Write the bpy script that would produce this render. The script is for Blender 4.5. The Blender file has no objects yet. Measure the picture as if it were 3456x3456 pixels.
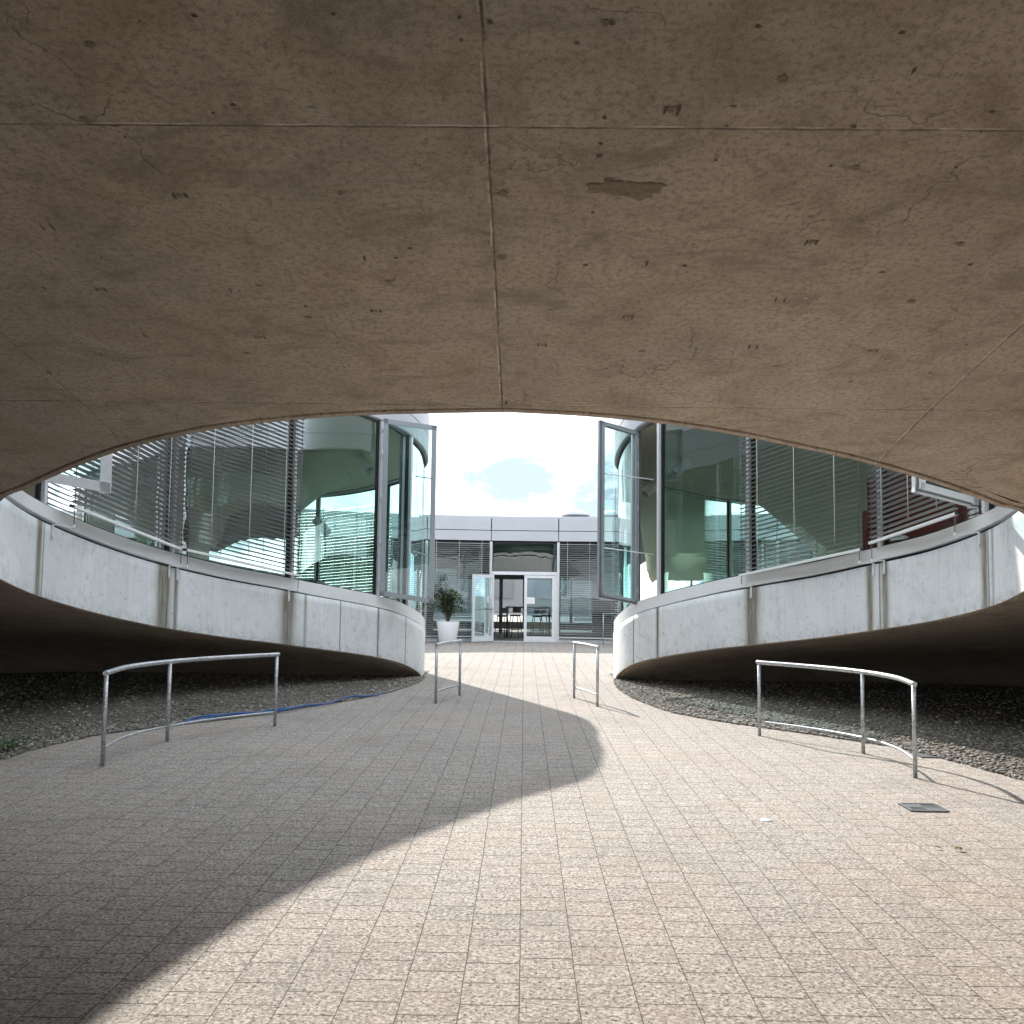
import bpy, bmesh, math, random
import numpy as np
from mathutils import Vector, Matrix
random.seed(7); rng = np.random.default_rng(11)
S = bpy.context.scene; COL = S.collection
R = math.radians

# ------------------------------------------------------------------ helpers
class MB:
    """collects quads / boxes / tubes, builds ONE mesh object"""
    def __init__(s): s.v = []; s.f = []; s.m = []; s.mi = 0; s.sm = []
    def add(s, vs, fs, smooth=False):
        o = len(s.v); s.v += [tuple(p) for p in vs]
        for f in fs: s.f.append(tuple(i + o for i in f)); s.m.append(s.mi); s.sm.append(smooth)
    def quad(s, a, b, c, d): s.add([a, b, c, d], [(0, 1, 2, 3)])
    def hexa(s, p):  # 8 corners: bottom 4 ccw, top 4 ccw
        s.add(p, [(3, 2, 1, 0), (4, 5, 6, 7), (0, 1, 5, 4), (1, 2, 6, 5), (2, 3, 7, 6), (3, 0, 4, 7)])
    def box(s, x0, x1, y0, y1, z0, z1):
        s.hexa([(x0, y0, z0), (x1, y0, z0), (x1, y1, z0), (x0, y1, z0), (x0, y0, z1), (x1, y0, z1), (x1, y1, z1), (x0, y1, z1)])
    def beam(s, a, b, w, h, side=None):
        """box from a to b, width w along side (horizontal), height h; a,b at the centre"""
        a = Vector(a); b = Vector(b); d = (b - a).normalized()
        sd = Vector(side).normalized() if side is not None else (d.cross(Vector((0, 0, 1))) if abs(d.z) < .95 else Vector((1, 0, 0)))
        sd = (sd - d * sd.dot(d)).normalized(); up = sd.cross(d).normalized()
        p = []
        for q in (a, b):
            for i, j in ((-1, -1), (1, -1), (1, 1), (-1, 1)): p.append(q + sd * (i * w / 2) + up * (j * h / 2))
        s.add(p, [(0, 1, 2, 3), (7, 6, 5, 4), (0, 4, 5, 1), (1, 5, 6, 2), (2, 6, 7, 3), (3, 7, 4, 0)])
    def tube(s, pts, r, n=10, cap=True):
        pts = [Vector(p) for p in pts]; rings = []
        ref = Vector((0, 0, 1))
        for i, p in enumerate(pts):
            d = (pts[min(i + 1, len(pts) - 1)] - pts[max(i - 1, 0)]).normalized()
            a = d.cross(ref)
            if a.length < .05: a = d.cross(Vector((1, 0, 0)))
            a.normalize(); b = d.cross(a)
            rr = r[i] if isinstance(r, (list, tuple)) else r
            rings.append([p + a * math.cos(2 * math.pi * k / n) * rr + b * math.sin(2 * math.pi * k / n) * rr for k in range(n)])
        vs = [v for g in rings for v in g]; fs = []
        for i in range(len(rings) - 1):
            for k in range(n): fs.append((i * n + k, i * n + (k + 1) % n, (i + 1) * n + (k + 1) % n, (i + 1) * n + k))
        s.add(vs, fs, True)
        if cap:
            o = len(s.v) - len(vs)
            s.f.append(tuple(o + k for k in reversed(range(n)))); s.m.append(s.mi); s.sm.append(False)
            s.f.append(tuple(o + (len(rings) - 1) * n + k for k in range(n))); s.m.append(s.mi); s.sm.append(False)
    def lathe(s, c, prof, n=32):
        c = Vector(c); vs = []; fs = []
        for (r, z) in prof:
            for k in range(n): vs.append(c + Vector((r * math.cos(2 * math.pi * k / n), r * math.sin(2 * math.pi * k / n), z)))
        for i in range(len(prof) - 1):
            for k in range(n): fs.append((i * n + k, i * n + (k + 1) % n, (i + 1) * n + (k + 1) % n, (i + 1) * n + k))
        s.add(vs, fs, True)
    def grid(s, rows, smooth=True):
        m = len(rows[0]); vs = [p for r in rows for p in r]; fs = []
        for i in range(len(rows) - 1):
            for k in range(m - 1): fs.append((i * m + k, i * m + k + 1, (i + 1) * m + k + 1, (i + 1) * m + k))
        s.add(vs, fs, smooth)
    def build(s, name, mats, parent=None, merge=False, normals=False):
        me = bpy.data.meshes.new(name); me.from_pydata(s.v, [], s.f)
        if not isinstance(mats, (list, tuple)): mats = [mats]
        for m in mats: me.materials.append(m)
        me.polygons.foreach_set('material_index', s.m); me.polygons.foreach_set('use_smooth', s.sm)
        if merge or normals:
            bm = bmesh.new(); bm.from_mesh(me)
            if merge: bmesh.ops.remove_doubles(bm, verts=bm.verts, dist=.0008)
            if normals: bmesh.ops.recalc_face_normals(bm, faces=bm.faces)
            bm.to_mesh(me); bm.free()
        me.update()
        o = bpy.data.objects.new(name, me); COL.objects.link(o)
        if parent: o.parent = parent
        return o
def tag(o, label=None, cat=None, group=None, kind=None):
    if label: o['label'] = label
    if cat: o['category'] = cat
    if group: o['group'] = group
    if kind: o['kind'] = kind
    return o
def thing(name, label, cat, loc=(0, 0, 0), group=None):
    o = bpy.data.objects.new(name, None); COL.objects.link(o); o.empty_display_size = .2
    o.location = loc
    return tag(o, label, cat, group)
def rebase(o):
    """children meshes were written in world coordinates: move them under the thing's base"""
    inv = Vector(o.location)
    def go(p):
        for c in [q for q in bpy.data.objects if q.parent == p]:
            pass
    for c in [q for q in bpy.data.objects if q.parent == o]: c.location = -inv
def catmull(P, step=.1):
    P = [Vector(p) for p in P]; out = []
    for i in range(len(P) - 1):
        p0 = P[i - 1] if i else 2 * P[0] - P[1]
        p1, p2 = P[i], P[i + 1]; p3 = P[i + 2] if i + 2 < len(P) else 2 * P[-1] - P[-2]
        n = max(1, int((p2 - p1).length / step))
        for k in range(n):
            t = k / n
            out.append(.5 * ((2 * p1) + (p2 - p0) * t + (2 * p0 - 5 * p1 + 4 * p2 - p3) * t * t + (3 * p1 - p0 - 3 * p2 + p3) * t ** 3))
    out.append(P[-1]); return out

# ------------------------------------------------------------------ materials
def nm(name):
    m = bpy.data.materials.new(name); m.use_nodes = True; nt = m.node_tree; nt.nodes.clear()
    o = nt.nodes.new('ShaderNodeOutputMaterial'); b = nt.nodes.new('ShaderNodeBsdfPrincipled')
    nt.links.new(b.outputs[0], o.inputs[0]); return m, nt, b
class N:
    def __init__(s, nt): s.t = nt
    def __call__(s, typ, ins=None, **kw):
        n = s.t.nodes.new('ShaderNode' + typ)
        for k, v in kw.items(): setattr(n, k, v)
        for k, v in (ins or {}).items(): s.set(n, k, v)
        return n
    def set(s, n, k, v):
        i = n.inputs[k]
        if hasattr(v, 'is_output') : s.t.links.new(v, i)
        else: i.default_value = v
    def math(s, op, a, b=0., c=0., clamp=False):
        n = s('Math', {0: a, 1: b, 2: c}, operation=op); n.use_clamp = clamp; return n.outputs[0]
    def mix(s, f, a, b, typ='MIX'):
        n = s('Mix', data_type='RGBA', blend_type=typ); s.set(n, 0, f); s.set(n, 6, a); s.set(n, 7, b); return n.outputs[2]
    def noise(s, vec, scale, detail=4., rough=.55, dist=0., dim='3D'):
        n = s('TexNoise', {'Scale': scale, 'Detail': detail, 'Roughness': rough, 'Distortion': dist}, noise_dimensions=dim)
        if vec is not None: s.set(n, 'Vector', vec)
        return n.outputs[0]
    def ramp(s, f, pts, interp='LINEAR'):
        n = s('ValToRGB'); s.set(n, 0, f); cr = n.color_ramp; cr.interpolation = interp
        while len(cr.elements) < len(pts): cr.elements.new(.5)
        for e, (p, c) in zip(cr.elements, pts):
            e.position = p; e.color = (c, c, c, 1) if isinstance(c, (int, float)) else (*c, 1)
        return n.outputs[0]
    def bump(s, h, strength=.3, dist=.01):
        return s('Bump', {'Height': h, 'Strength': strength, 'Distance': dist}).outputs[0]
def simple(name, col, rough=.5, metal=0., var=.08, scale=6., bump=0.):
    m, nt, b = nm(name); g = N(nt)
    pos = g('NewGeometry').outputs['Position']
    nz = g.noise(pos, scale, 5.)
    c = g.mix(g.ramp(nz, [(.3, 0.), (.7, 1.)]), (*[x * (1 - var) for x in col], 1), (*[min(1, x * (1 + var)) for x in col], 1))
    g.set(b, 'Base Color', c); b.inputs['Roughness'].default_value = rough; b.inputs['Metallic'].default_value = metal
    if bump: g.set(b, 'Normal', g.bump(g.noise(pos, scale * 12, 3.), bump, .004))
    return m
M = {}
M['alu'] = simple('brushed_aluminium', (.72, .74, .77), .40, .12, .05, 9)
M['alu_shaded'] = simple('shaded_sash_aluminium', (.34, .38, .41), .42, .2, .05, 9)  # darker copy of the aluminium, backlit shade of the far sashes put into its colour
M['alu_dark'] = simple('dark_aluminium', (.22, .23, .24), .45, .6, .06, 9)
M['sill'] = simple('sill_sheet_metal', (.76, .78, .79), .5, .0, .04, 3)
M['gasket'] = simple('black_gasket', (.012, .012, .014), .6)
M['gap'] = simple('shadow_gap', (.01, .009, .012), .8)
M['roofmetal'] = simple('white_roof_fascia', (.47, .485, .52), .5, .0, .03, 1.5)
M['slat'] = simple('blind_slat', (.41, .425, .425), .5, .15, .05, 4)
M['rail'] = simple('blind_bottom_rail', (.80, .81, .82), .35, .2, .03)
M['cord'] = simple('blind_cord', (.55, .56, .54), .7)
M['ceil'] = simple('interior_ceiling', (.54, .52, .43), .85, 0, .06, 1.)
M['carpet'] = simple('interior_carpet', (.27, .27, .26), .95, 0, .1, 30.)
M['white'] = simple('white_paint', (.72, .72, .72), .5, 0, .03, 2)
M['col'] = simple('white_column', (.7, .7, .69), .45)
M['pot'] = simple('white_planter', (.78, .79, .81), .5, 0, .03, 2.5)
M['soil'] = simple('potting_soil', (.05, .035, .025), .95, 0, .4, 40, .5)
M['dark'] = simple('dark_furniture', (.02, .02, .022), .45)
M['red'] = simple('red_upholstery', (.50, .045, .045), .8, 0, .12, 5)
M['hose'] = simple('blue_hose', (.018, .085, .25), .5, 0, .15, 20)
M['iron'] = simple('cast_iron', (.15, .16, .17), .55, .5, .25, 30, .2)
M['hole'] = simple('drain_void', (.006, .006, .006), .9)
M['marker'] = simple('marker_disc', (.66, .74, .78), .35, .2, .05, 30)
M['paper'] = simple('paper', (.85, .85, .83), .7)
M['ink'] = simple('grey_ink', (.35, .36, .4), .8)
M['grey'] = simple('grey_partition', (.12, .13, .125), .6)
M['office'] = simple('office_render', (.26, .27, .27), .8, 0, .05, .6)
M['bark'] = simple('shrub_stem', (.16, .13, .09), .9, 0, .2, 30)

def galvanised():
    m, nt, b = nm('galvanised_steel'); g = N(nt); p = g('NewGeometry').outputs['Position']
    v = g('TexVoronoi', {'Vector': p, 'Scale': 70.}).outputs['Color']
    sp = g('SeparateColor', {0: v}).outputs[0]
    n = g.noise(p, 14., 4.)
    f = g.math('MULTIPLY_ADD', sp, .45, g.math('MULTIPLY', n, .55))
    g.set(b, 'Base Color', g.ramp(f, [(.25, (.30, .32, .34)), (.75, (.58, .60, .62))]))
    g.set(b, 'Roughness', g.ramp(f, [(.2, .52), (.8, .36)])); b.inputs['Metallic'].default_value = .7
    g.set(b, 'Normal', g.bump(n, .12, .003)); return m
M['galv'] = galvanised()

def glass(name, tint, ior=1.55, boost=1.7, wav=.012):
    m = bpy.data.materials.new(name); m.use_nodes = True; nt = m.node_tree; nt.nodes.clear(); g = N(nt)
    o = g('OutputMaterial'); tr = g('BsdfTransparent', {0: (*tint, 1)}); gl = g('BsdfGlossy', {'Color': (.93, 1., .985, 1), 'Roughness': 0.})
    p = g('NewGeometry').outputs['Position']
    mp = g('Mapping', {'Vector': p, 'Scale': (1., 1., .55)}).outputs[0]
    bp = g('Bump', {'Height': g.noise(mp, 1.6, 2.), 'Strength': 1., 'Distance': wav}).outputs[0]
    g.set(gl, 'Normal', bp)
    fr = g('Fresnel', {'IOR': ior}).outputs[0]
    f = g.math('MULTIPLY', fr, boost, clamp=True)
    mx = g('MixShader', {0: f, 1: tr.outputs[0], 2: gl.outputs[0]}); nt.links.new(mx.outputs[0], o.inputs[0]); return m
M['glass'] = glass('green_window_glass', (.62, .81, .765), 1.5, 1.55, .002)
M['glass_sash'] = glass('casement_glass', (.67, .85, .83), 1.5, 1.6, .002)
M['glass_far'] = glass('pavilion_glass', (.34, .50, .56), 1.6, 1.8, .0025)
M['glass_dome'] = glass('skylight_acrylic', (.9, .95, .96), 1.5, 1.5, 0.)

def soffit():
    m, nt, b = nm('board_cast_concrete_underside'); g = N(nt); p = g('NewGeometry').outputs['Position']
    sx = g('SeparateXYZ', {0: p}); X, Y = sx.outputs[0], sx.outputs[1]
    flat = g('CombineXYZ', {0: X, 1: Y, 2: 0.}).outputs[0]
    n1 = g.noise(flat, .55, 6., .6, .4); n2 = g.noise(flat, 2.6, 8., .66, .8); n3 = g.noise(flat, 34., 7., .78); n4 = g.noise(flat, 120., 3., .6)
    st = g.noise(g('Mapping', {'Vector': flat, 'Scale': (.9, 1.5, 1.)}).outputs[0], 2.3, 8., .70, 1.0)
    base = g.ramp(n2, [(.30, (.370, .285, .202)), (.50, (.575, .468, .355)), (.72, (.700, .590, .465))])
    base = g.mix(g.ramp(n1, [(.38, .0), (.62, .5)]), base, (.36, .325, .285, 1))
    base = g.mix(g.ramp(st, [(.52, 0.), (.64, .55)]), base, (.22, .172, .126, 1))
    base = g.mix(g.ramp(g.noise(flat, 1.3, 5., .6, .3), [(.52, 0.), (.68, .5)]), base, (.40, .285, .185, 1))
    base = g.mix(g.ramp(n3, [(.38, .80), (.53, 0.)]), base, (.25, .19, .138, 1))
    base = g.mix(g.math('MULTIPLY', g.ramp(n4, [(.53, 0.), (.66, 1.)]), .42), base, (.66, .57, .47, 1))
    # hairline cracks, masked so that only stretches show
    wv = g('VectorMath', {0: flat, 1: g('VectorMath', {0: g('TexNoise', {'Vector': flat, 'Scale': 5., 'Detail': 6.}).outputs[1], 'Scale': .35}, operation='SCALE').outputs[0]}, operation='ADD').outputs[0]
    ve = g('TexVoronoi', {'Vector': wv, 'Scale': 1.15}, feature='DISTANCE_TO_EDGE').outputs['Distance']
    ck = g.math('MULTIPLY', g.ramp(ve, [(.0, 1.), (.006, 0.)]), g.ramp(g.noise(flat, 1.1, 3.), [(.5, 0.), (.6, 1.)]))
    base = g.mix(g.math('MULTIPLY', ck, .3), base, (.14, .105, .08, 1))
    # formwork joints on a 2.55 m grid
    wob = g.math('MULTIPLY', g.math('SUBTRACT', g.noise(flat, 9., 6., .7), .5), .012)
    def joint(c, off):
        u = g.math('DIVIDE', g.math('SUBTRACT', g.math('ADD', c, wob), off), 2.55)
        fr = g.math('SUBTRACT', u, g.math('ROUND', u)); return g.math('MULTIPLY', fr, 2.55)
    dx, dy = joint(X, -.145), joint(Y, 5.80)
    brk = g.noise(flat, 3.2, 6., .7)
    hs = []
    for d in (dx, dy):
        dark = g.math('MULTIPLY', g.math('LESS_THAN', g.math('ABSOLUTE', d), .0048), g.ramp(brk, [(.34, .95), (.62, .15)]))
        lite = g.math('MULTIPLY', g.math('LESS_THAN', g.math('ABSOLUTE', g.math('ADD', d, .0085)), .0042), g.ramp(g.noise(flat, 4.1, 6., .75, .5), [(.47, 0.), (.57, .8)]))
        halo = g.math('MULTIPLY', g.ramp(g.math('ABSOLUTE', d), [(.0, 1.), (.05, 0.)]), g.ramp(g.noise(flat, 6., 5., .7), [(.45, 0.), (.70, .35)]))
        base = g.mix(halo, base, (.20, .165, .13, 1))
        base = g.mix(dark, base, (.055, .042, .033, 1)); base = g.mix(lite, base, (.78, .70, .60, 1)); hs.append(dark)
    g.set(b, 'Base Color', base); b.inputs['Roughness'].default_value = .72
    hh = g.math('ADD', g.math('MULTIPLY', n3, .5), g.math('MULTIPLY', n4, .4))
    hh = g.math('SUBTRACT', hh, g.math('ADD', hs[0], hs[1])); hh = g.math('SUBTRACT', hh, ck)
    g.set(b, 'Normal', g.bump(hh, .75, .010)); return m
M['soffit'] = soffit()
M['m_dark'] = simple('mark_dark', (.15, .115, .085), .9, 0, .4, 60)
M['m_blot'] = simple('mark_blot', (.27, .212, .155), .9, 0, .3, 25)
M['m_light'] = simple('mark_light', (.52, .47, .41), .9, 0, .15, 40)
M['m_rust'] = simple('mark_rust', (.235, .150, .092), .9, 0, .25, 25)

def fascia():
    m, nt, b = nm('pale_cast_concrete'); g = N(nt); p = g('NewGeometry').outputs['Position']
    at = g('Attribute', attribute_name='stain').outputs['Fac']; hh = g('Attribute', attribute_name='rise').outputs['Fac']; jn = g('Attribute', attribute_name='joint').outputs['Fac']
    n1 = g.noise(p, 1.1, 6., .6, .3); n2 = g.noise(p, 9., 8., .7)
    sv = g.noise(g('Mapping', {'Vector': p, 'Scale': (9., 9., .7)}).outputs[0], 2.2, 6., .65)
    c = g.ramp(n1, [(.3, (.655, .685, .705)), (.7, (.775, .80, .815))])
    c = g.mix(g.ramp(sv, [(.48, 0.), (.72, .30)]), c, (.47, .485, .50, 1))
    c = g.mix(g.ramp(n2, [(.56, 0.), (.70, .60)]), c, (.40, .42, .44, 1))
    c = g.mix(g.ramp(g.noise(p, 3.6, 5., .6), [(.60, 0.), (.74, .45)]), c, (.82, .82, .81, 1))
    dr = g.math('MULTIPLY', g.ramp(hh, [(.25, 0.), (1., 1.)]), g.ramp(g.noise(g('Mapping', {'Vector': p, 'Scale': (16., 16., .8)}).outputs[0], 1.7, 4., .6), [(.52, 0.), (.72, .55)]))
    dr = g.math('MULTIPLY', dr, g.ramp(g.noise(p, .9, 3.), [(.4, .2), (.6, 1.)]))
    c = g.mix(dr, c, (.42, .42, .39, 1))
    c = g.mix(g.math('MULTIPLY', g.ramp(g.noise(p, 5.5, 9., .75, .4), [(.50, 0.), (.66, .6)]), g.ramp(g.noise(p, .8, 2.), [(.4, .25), (.6, 1.)])), c, (.45, .475, .50, 1))
    # grime along the bottom edge
    gr = g.math('MULTIPLY', g.ramp(hh, [(.0, 1.), (.16, 0.)]), g.ramp(g.noise(p, 14., 6., .75), [(.46, 0.), (.66, .6)]))
    c = g.mix(gr, c, (.19, .185, .16, 1))
    st = g.math('MULTIPLY', g.math('MULTIPLY', at, 1.7, clamp=True), g.ramp(g.noise(g('Mapping', {'Vector': p, 'Scale': (14., 14., 1.2)}).outputs[0], 2., 5., .7), [(.28, .65), (.6, 1.)]), clamp=True)
    c = g.mix(st, c, (.175, .155, .112, 1))
    c = g.mix(g.math('MULTIPLY', jn, .85), c, (.13, .12, .10, 1))
    v = g('TexVoronoi', {'Vector': p, 'Scale': 11.}).outputs['Distance']
    pit = g.math('MULTIPLY', g.math('LESS_THAN', v, .10), g.ramp(n2, [(.5, 0.), (.56, 1.)]))
    c = g.mix(g.math('MULTIPLY', pit, .7), c, (.2, .2, .2, 1))
    g.set(b, 'Base Color', c); b.inputs['Roughness'].default_value = .75
    g.set(b, 'Normal', g.bump(g.math('SUBTRACT', n2, g.math('ADD', g.math('MULTIPLY', jn, 1.5), pit)), .35, .006)); return m
M['fascia'] = fascia()

def paving():
    m, nt, b = nm('exposed_aggregate_pavers'); g = N(nt); p = g('NewGeometry').outputs['Position']
    sx = g('SeparateXYZ', {0: p}); X, Y = sx.outputs[0], sx.outputs[1]
    wob = g.math('MULTIPLY', g.math('SUBTRACT', g.noise(p, 3.1, 4.), .5), .011)
    W, L = .2405, .222
    u = g.math('DIVIDE', g.math('ADD', X, wob), W); iu = g.math('FLOOR', u); fu = g.math('SUBTRACT', u, iu)
    r1 = g('TexWhiteNoise', {'W': iu}, noise_dimensions='1D').outputs[0]
    off = g.math('ADD', g.math('MULTIPLY', g.math('FRACT', g.math('MULTIPLY', iu, .5)), 1.), g.math('MULTIPLY', r1, .45))
    v = g.math('ADD', g.math('DIVIDE', g.math('ADD', Y, wob), L), off); iv = g.math('FLOOR', v); fv = g.math('SUBTRACT', v, iv)
    rnd = g('TexWhiteNoise', {'Vector': g('CombineXYZ', {0: iu, 1: iv, 2: 0.}).outputs[0]}, noise_dimensions='3D')
    rv = rnd.outputs[0]
    eu = g.math('MULTIPLY', g.math('MINIMUM', fu, g.math('SUBTRACT', 1., fu)), W)
    ev = g.math('MULTIPLY', g.math('MINIMUM', fv, g.math('SUBTRACT', 1., fv)), L)
    nj = g.noise(p, 60., 3.)
    wj = g.math('MULTIPLY_ADD', nj, .0030, .0009)
    ju = g.math('LESS_THAN', eu, wj); jv = g.math('MULTIPLY', g.math('LESS_THAN', ev, g.math('MULTIPLY', wj, 2.0)), g.ramp(g.noise(p, 3., 3.), [(.3, .55), (.6, 1.)]))
    jt = g.math('MAXIMUM', ju, jv)
    agg = g('TexVoronoi', {'Vector': p, 'Scale': 84.}, feature='F1'); ac = g('SeparateColor', {0: agg.outputs['Color']}).outputs[0]
    nf = g.noise(p, 50., 5., .78)
    big = g.noise(p, .55, 5., .6); mid = g.noise(p, 5., 5., .6)
    c = g.ramp(big, [(.32, (.305, .282, .262)), (.5, (.330, .298, .274)), (.66, (.372, .312, .274))])
    c = g.mix(g.math('MULTIPLY', g.ramp(rv, [(0., 0.), (1., 1.)]), .42), c, (.20, .186, .170, 1))
    c = g.mix(g.ramp(mid, [(.5, 0.), (.75, .25)]), c, (.18, .172, .165, 1))
    c = g.mix(g.math('MULTIPLY', g.ramp(ac, [(.45, 0.), (.85, 1.)]), .85), c, (.52, .485, .445, 1))
    c = g.mix(g.math('MULTIPLY', g.ramp(nf, [(.41, 1.), (.475, 0.)]), .96), c, (.075, .066, .058, 1))
    pt = g.ramp(g.noise(p, .9, 6., .65, .5), [(.52, 0.), (.70, .32)])
    c = g.mix(pt, c, (.15, .14, .128, 1))
    c = g.mix(g.math('MULTIPLY', g.math('GREATER_THAN', rv, .84), .14), c, (.42, .33, .27, 1))
    c = g.mix(g.math('MULTIPLY', jt, g.ramp(g.noise(p, 7., 4., .7), [(.32, .70), (.6, .96)])), c, (.075, .066, .058, 1))
    g.set(b, 'Base Color', c); b.inputs['Roughness'].default_value = .9; b.inputs['Specular IOR Level'].default_value = .15
    h = g.math('SUBTRACT', g.math('MULTIPLY', nf, .5), g.math('MULTIPLY', jt, 1.2))
    h = g.math('ADD', h, g.math('MULTIPLY', rv, .35))
    g.set(b, 'Normal', g.bump(h, .8, .007)); return m
M['paving'] = paving()

def gravelmat(island):
    m, nt, b = nm('gravel_stone' if island else 'gravel_bed'); g = N(nt); gm = g('NewGeometry'); p = gm.outputs['Position']
    if island:
        r = gm.outputs['Random Per Island']
        c = g.ramp(r, [(0., (.07, .060, .047)), (.3, (.15, .133, .108)), (.7, (.23, .208, .175)), (.92, (.34, .315, .275)), (1., (.55, .52, .47))])
        c = g.mix(.25, c, g.ramp(g.noise(p, 60., 3.), [(.3, .10), (.7, .34)]))
    else:
        v = g('TexVoronoi', {'Vector': p, 'Scale': 26.}); r = g('SeparateColor', {0: v.outputs['Color']}).outputs[0]
        c = g.ramp(r, [(0., (.07, .06, .047)), (.4, (.15, .133, .11)), (1., (.27, .25, .215))])
        c = g.mix(g.ramp(v.outputs['Distance'], [(.35, 0.), (.7, .9)]), c, (.05, .045, .035, 1))
        g.set(b, 'Normal', g.bump(g.math('SUBTRACT', 1., v.outputs['Distance']), .9, .03))
    g.set(b, 'Base Color', c); b.inputs['Roughness'].default_value = .9; return m
M['stone'] = gravelmat(True); M['bed'] = gravelmat(False)
M['ground'] = simple('outer_ground', (.30, .285, .26), .95, 0, .2, 1.2)

def leafmat(name, a, bcol):
    m, nt, b = nm(name); g = N(nt); r = g('NewGeometry').outputs['Random Per Island']
    g.set(b, 'Base Color', g.ramp(r, [(0., a), (1., bcol)])); b.inputs['Roughness'].default_value = .5
    return m
M['leaf'] = leafmat('shrub_leaf', (.018, .042, .014), (.075, .125, .035))
M['weed'] = leafmat('weed_leaf', (.02, .07, .015), (.07, .17, .04))
M['dryleaf'] = leafmat('fallen_leaf', (.30, .36, .06), (.20, .16, .05))

# ------------------------------------------------------------------ shell geometry
PR = [(-30, .9), (-24, 1.9), (-16, 3.2), (-10, 3.75), (-6, 3.98), (-3, 3.97), (0, 3.77), (1.6, 3.545), (3.25, 3.25), (5.8, 2.767), (8.35, 2.16), (10.9, 1.60), (12, 1.39), (13.4, 1.14),
      (15, .88), (16, .73), (17.4, .46), (18.4, .14), (18.8, 0), (19.5, -.3), (26, -.3)]
FL = [(-30, 1.8), (-24, 2.8), (-16, 4.07), (-10, 4.62), (-6, 4.85), (-3, 4.84), (0, 4.64), (1.6, 4.415), (3.25, 4.12), (5.8, 3.637), (8.35, 3.03), (10.9, 2.47), (12, 2.26), (13.4, 2.01),
      (15, 1.75), (16, 1.60), (17.4, 1.33), (18.4, 1.03), (19.2, .86), (20.5, .62), (22, .40), (24, .22), (27, .12)]
def spl(P):
    def f(y):
        y = min(max(y, P[0][0]), P[-1][0])
        for i in range(len(P) - 1):
            if y <= P[i + 1][0]: break
        p1, p2 = P[i], P[i + 1]; p0 = P[i - 1] if i else p1; p3 = P[i + 2] if i + 2 < len(P) else p2
        m1 = (p2[1] - p0[1]) / (p2[0] - p0[0]); m2 = (p3[1] - p1[1]) / (p3[0] - p1[0]); d = p2[0] - p1[0]; t = (y - p1[0]) / d
        return (2*t**3 - 3*t*t + 1) * p1[1] + (t**3 - 2*t*t + t) * m1 * d + (3*t*t - 2*t**3) * p2[1] + (t**3 - t*t) * m2 * d
    return f
zb = spl(PR); zf = spl(FL)
def zs(x, y):
    a = max(0., abs(x) - 7.5); return zb(y) - .05 * a * a
XC = -.12
CL = [(XC, 5.91), (-.892, 5.966), (-1.438, 6.064), (-2.027, 6.241), (-2.667, 6.559), (-3.188, 6.919), (-3.763, 7.374), (-4.182, 7.726), (-5.05, 8.85), (-5.45, 9.7), (-5.59, 10.5), (-5.61, 11.36), (-5.47, 12.46),
      (-5.12, 13.75), (-4.57, 14.93), (-3.955, 15.91), (-3.43, 16.62), (-2.59, 17.5), (-2.2, 17.95), (-1.98, 18.5), (-1.93, 19.1), (-2.0, 19.7), (-2.35, 20.5), (-3.1, 21.3), (-4.4, 22.2), (-6.5, 23.), (-9.5, 23.8), (-16, 24.8)]
CR = [(XC, 5.91), (.348, 5.958), (.85, 6.065), (1.385, 6.253), (1.772, 6.429), (2.18, 6.616), (2.634, 6.874), (3.143, 7.198), (3.612, 7.536), (3.924, 7.742), (4.72, 8.75), (5.08, 9.6), (5.22, 10.3), (5.26, 11.2), (5.05, 12.25),
      (4.64, 13.1), (4.12, 14.1), (3.47, 15.05), (2.79, 16.3), (2.32, 17.15), (1.97, 17.75), (1.79, 18.3), (1.74, 19.), (1.82, 19.7), (2.2, 20.5), (3., 21.3), (4.3, 22.2), (6.4, 23.), (9.4, 23.8), (16, 24.8)]
def contour(P, side):
    """dense plan polyline with arc length, and the normal that points into the solid"""
    c = [Vector((p[0], p[1])) for p in catmull([(x, y, 0) for x, y in P], .08)]
    s = [0.]
    for i in range(1, len(c)): s.append(s[-1] + (c[i] - c[i - 1]).length)
    n = []
    for i in range(len(c)):
        t = (c[min(i + 1, len(c) - 1)] - c[max(i - 1, 0)]).normalized()
        n.append(Vector((-t.y, t.x)) * side)
    n[0] = Vector((0, -1))
    return c, s, n
CON = {-1: contour(CL, 1), 1: contour(CR, -1)}
def idxY(side, Y):
    c = CON[side][0]; return min(range(len(c)), key=lambda i: abs(c[i].y - Y))
def offs(side, i, d):
    c, s, n = CON[side]; return c[i] + n[i] * d
def xat(side, y, d):
    """x of the (offset) contour at y"""
    if (side, d) not in _xc:
        q = [offs(side, i, d) for i in range(len(CON[side][0]))]
        ys = np.maximum.accumulate(np.array([p.y for p in q])); _xc[(side, d)] = (ys + np.arange(len(ys)) * 1e-9, np.array([p.x for p in q]))
    ys, xs = _xc[(side, d)]
    if y <= ys[0]: return XC
    return float(np.interp(y, ys, xs))
_xc = {}
XO = 15.
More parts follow.
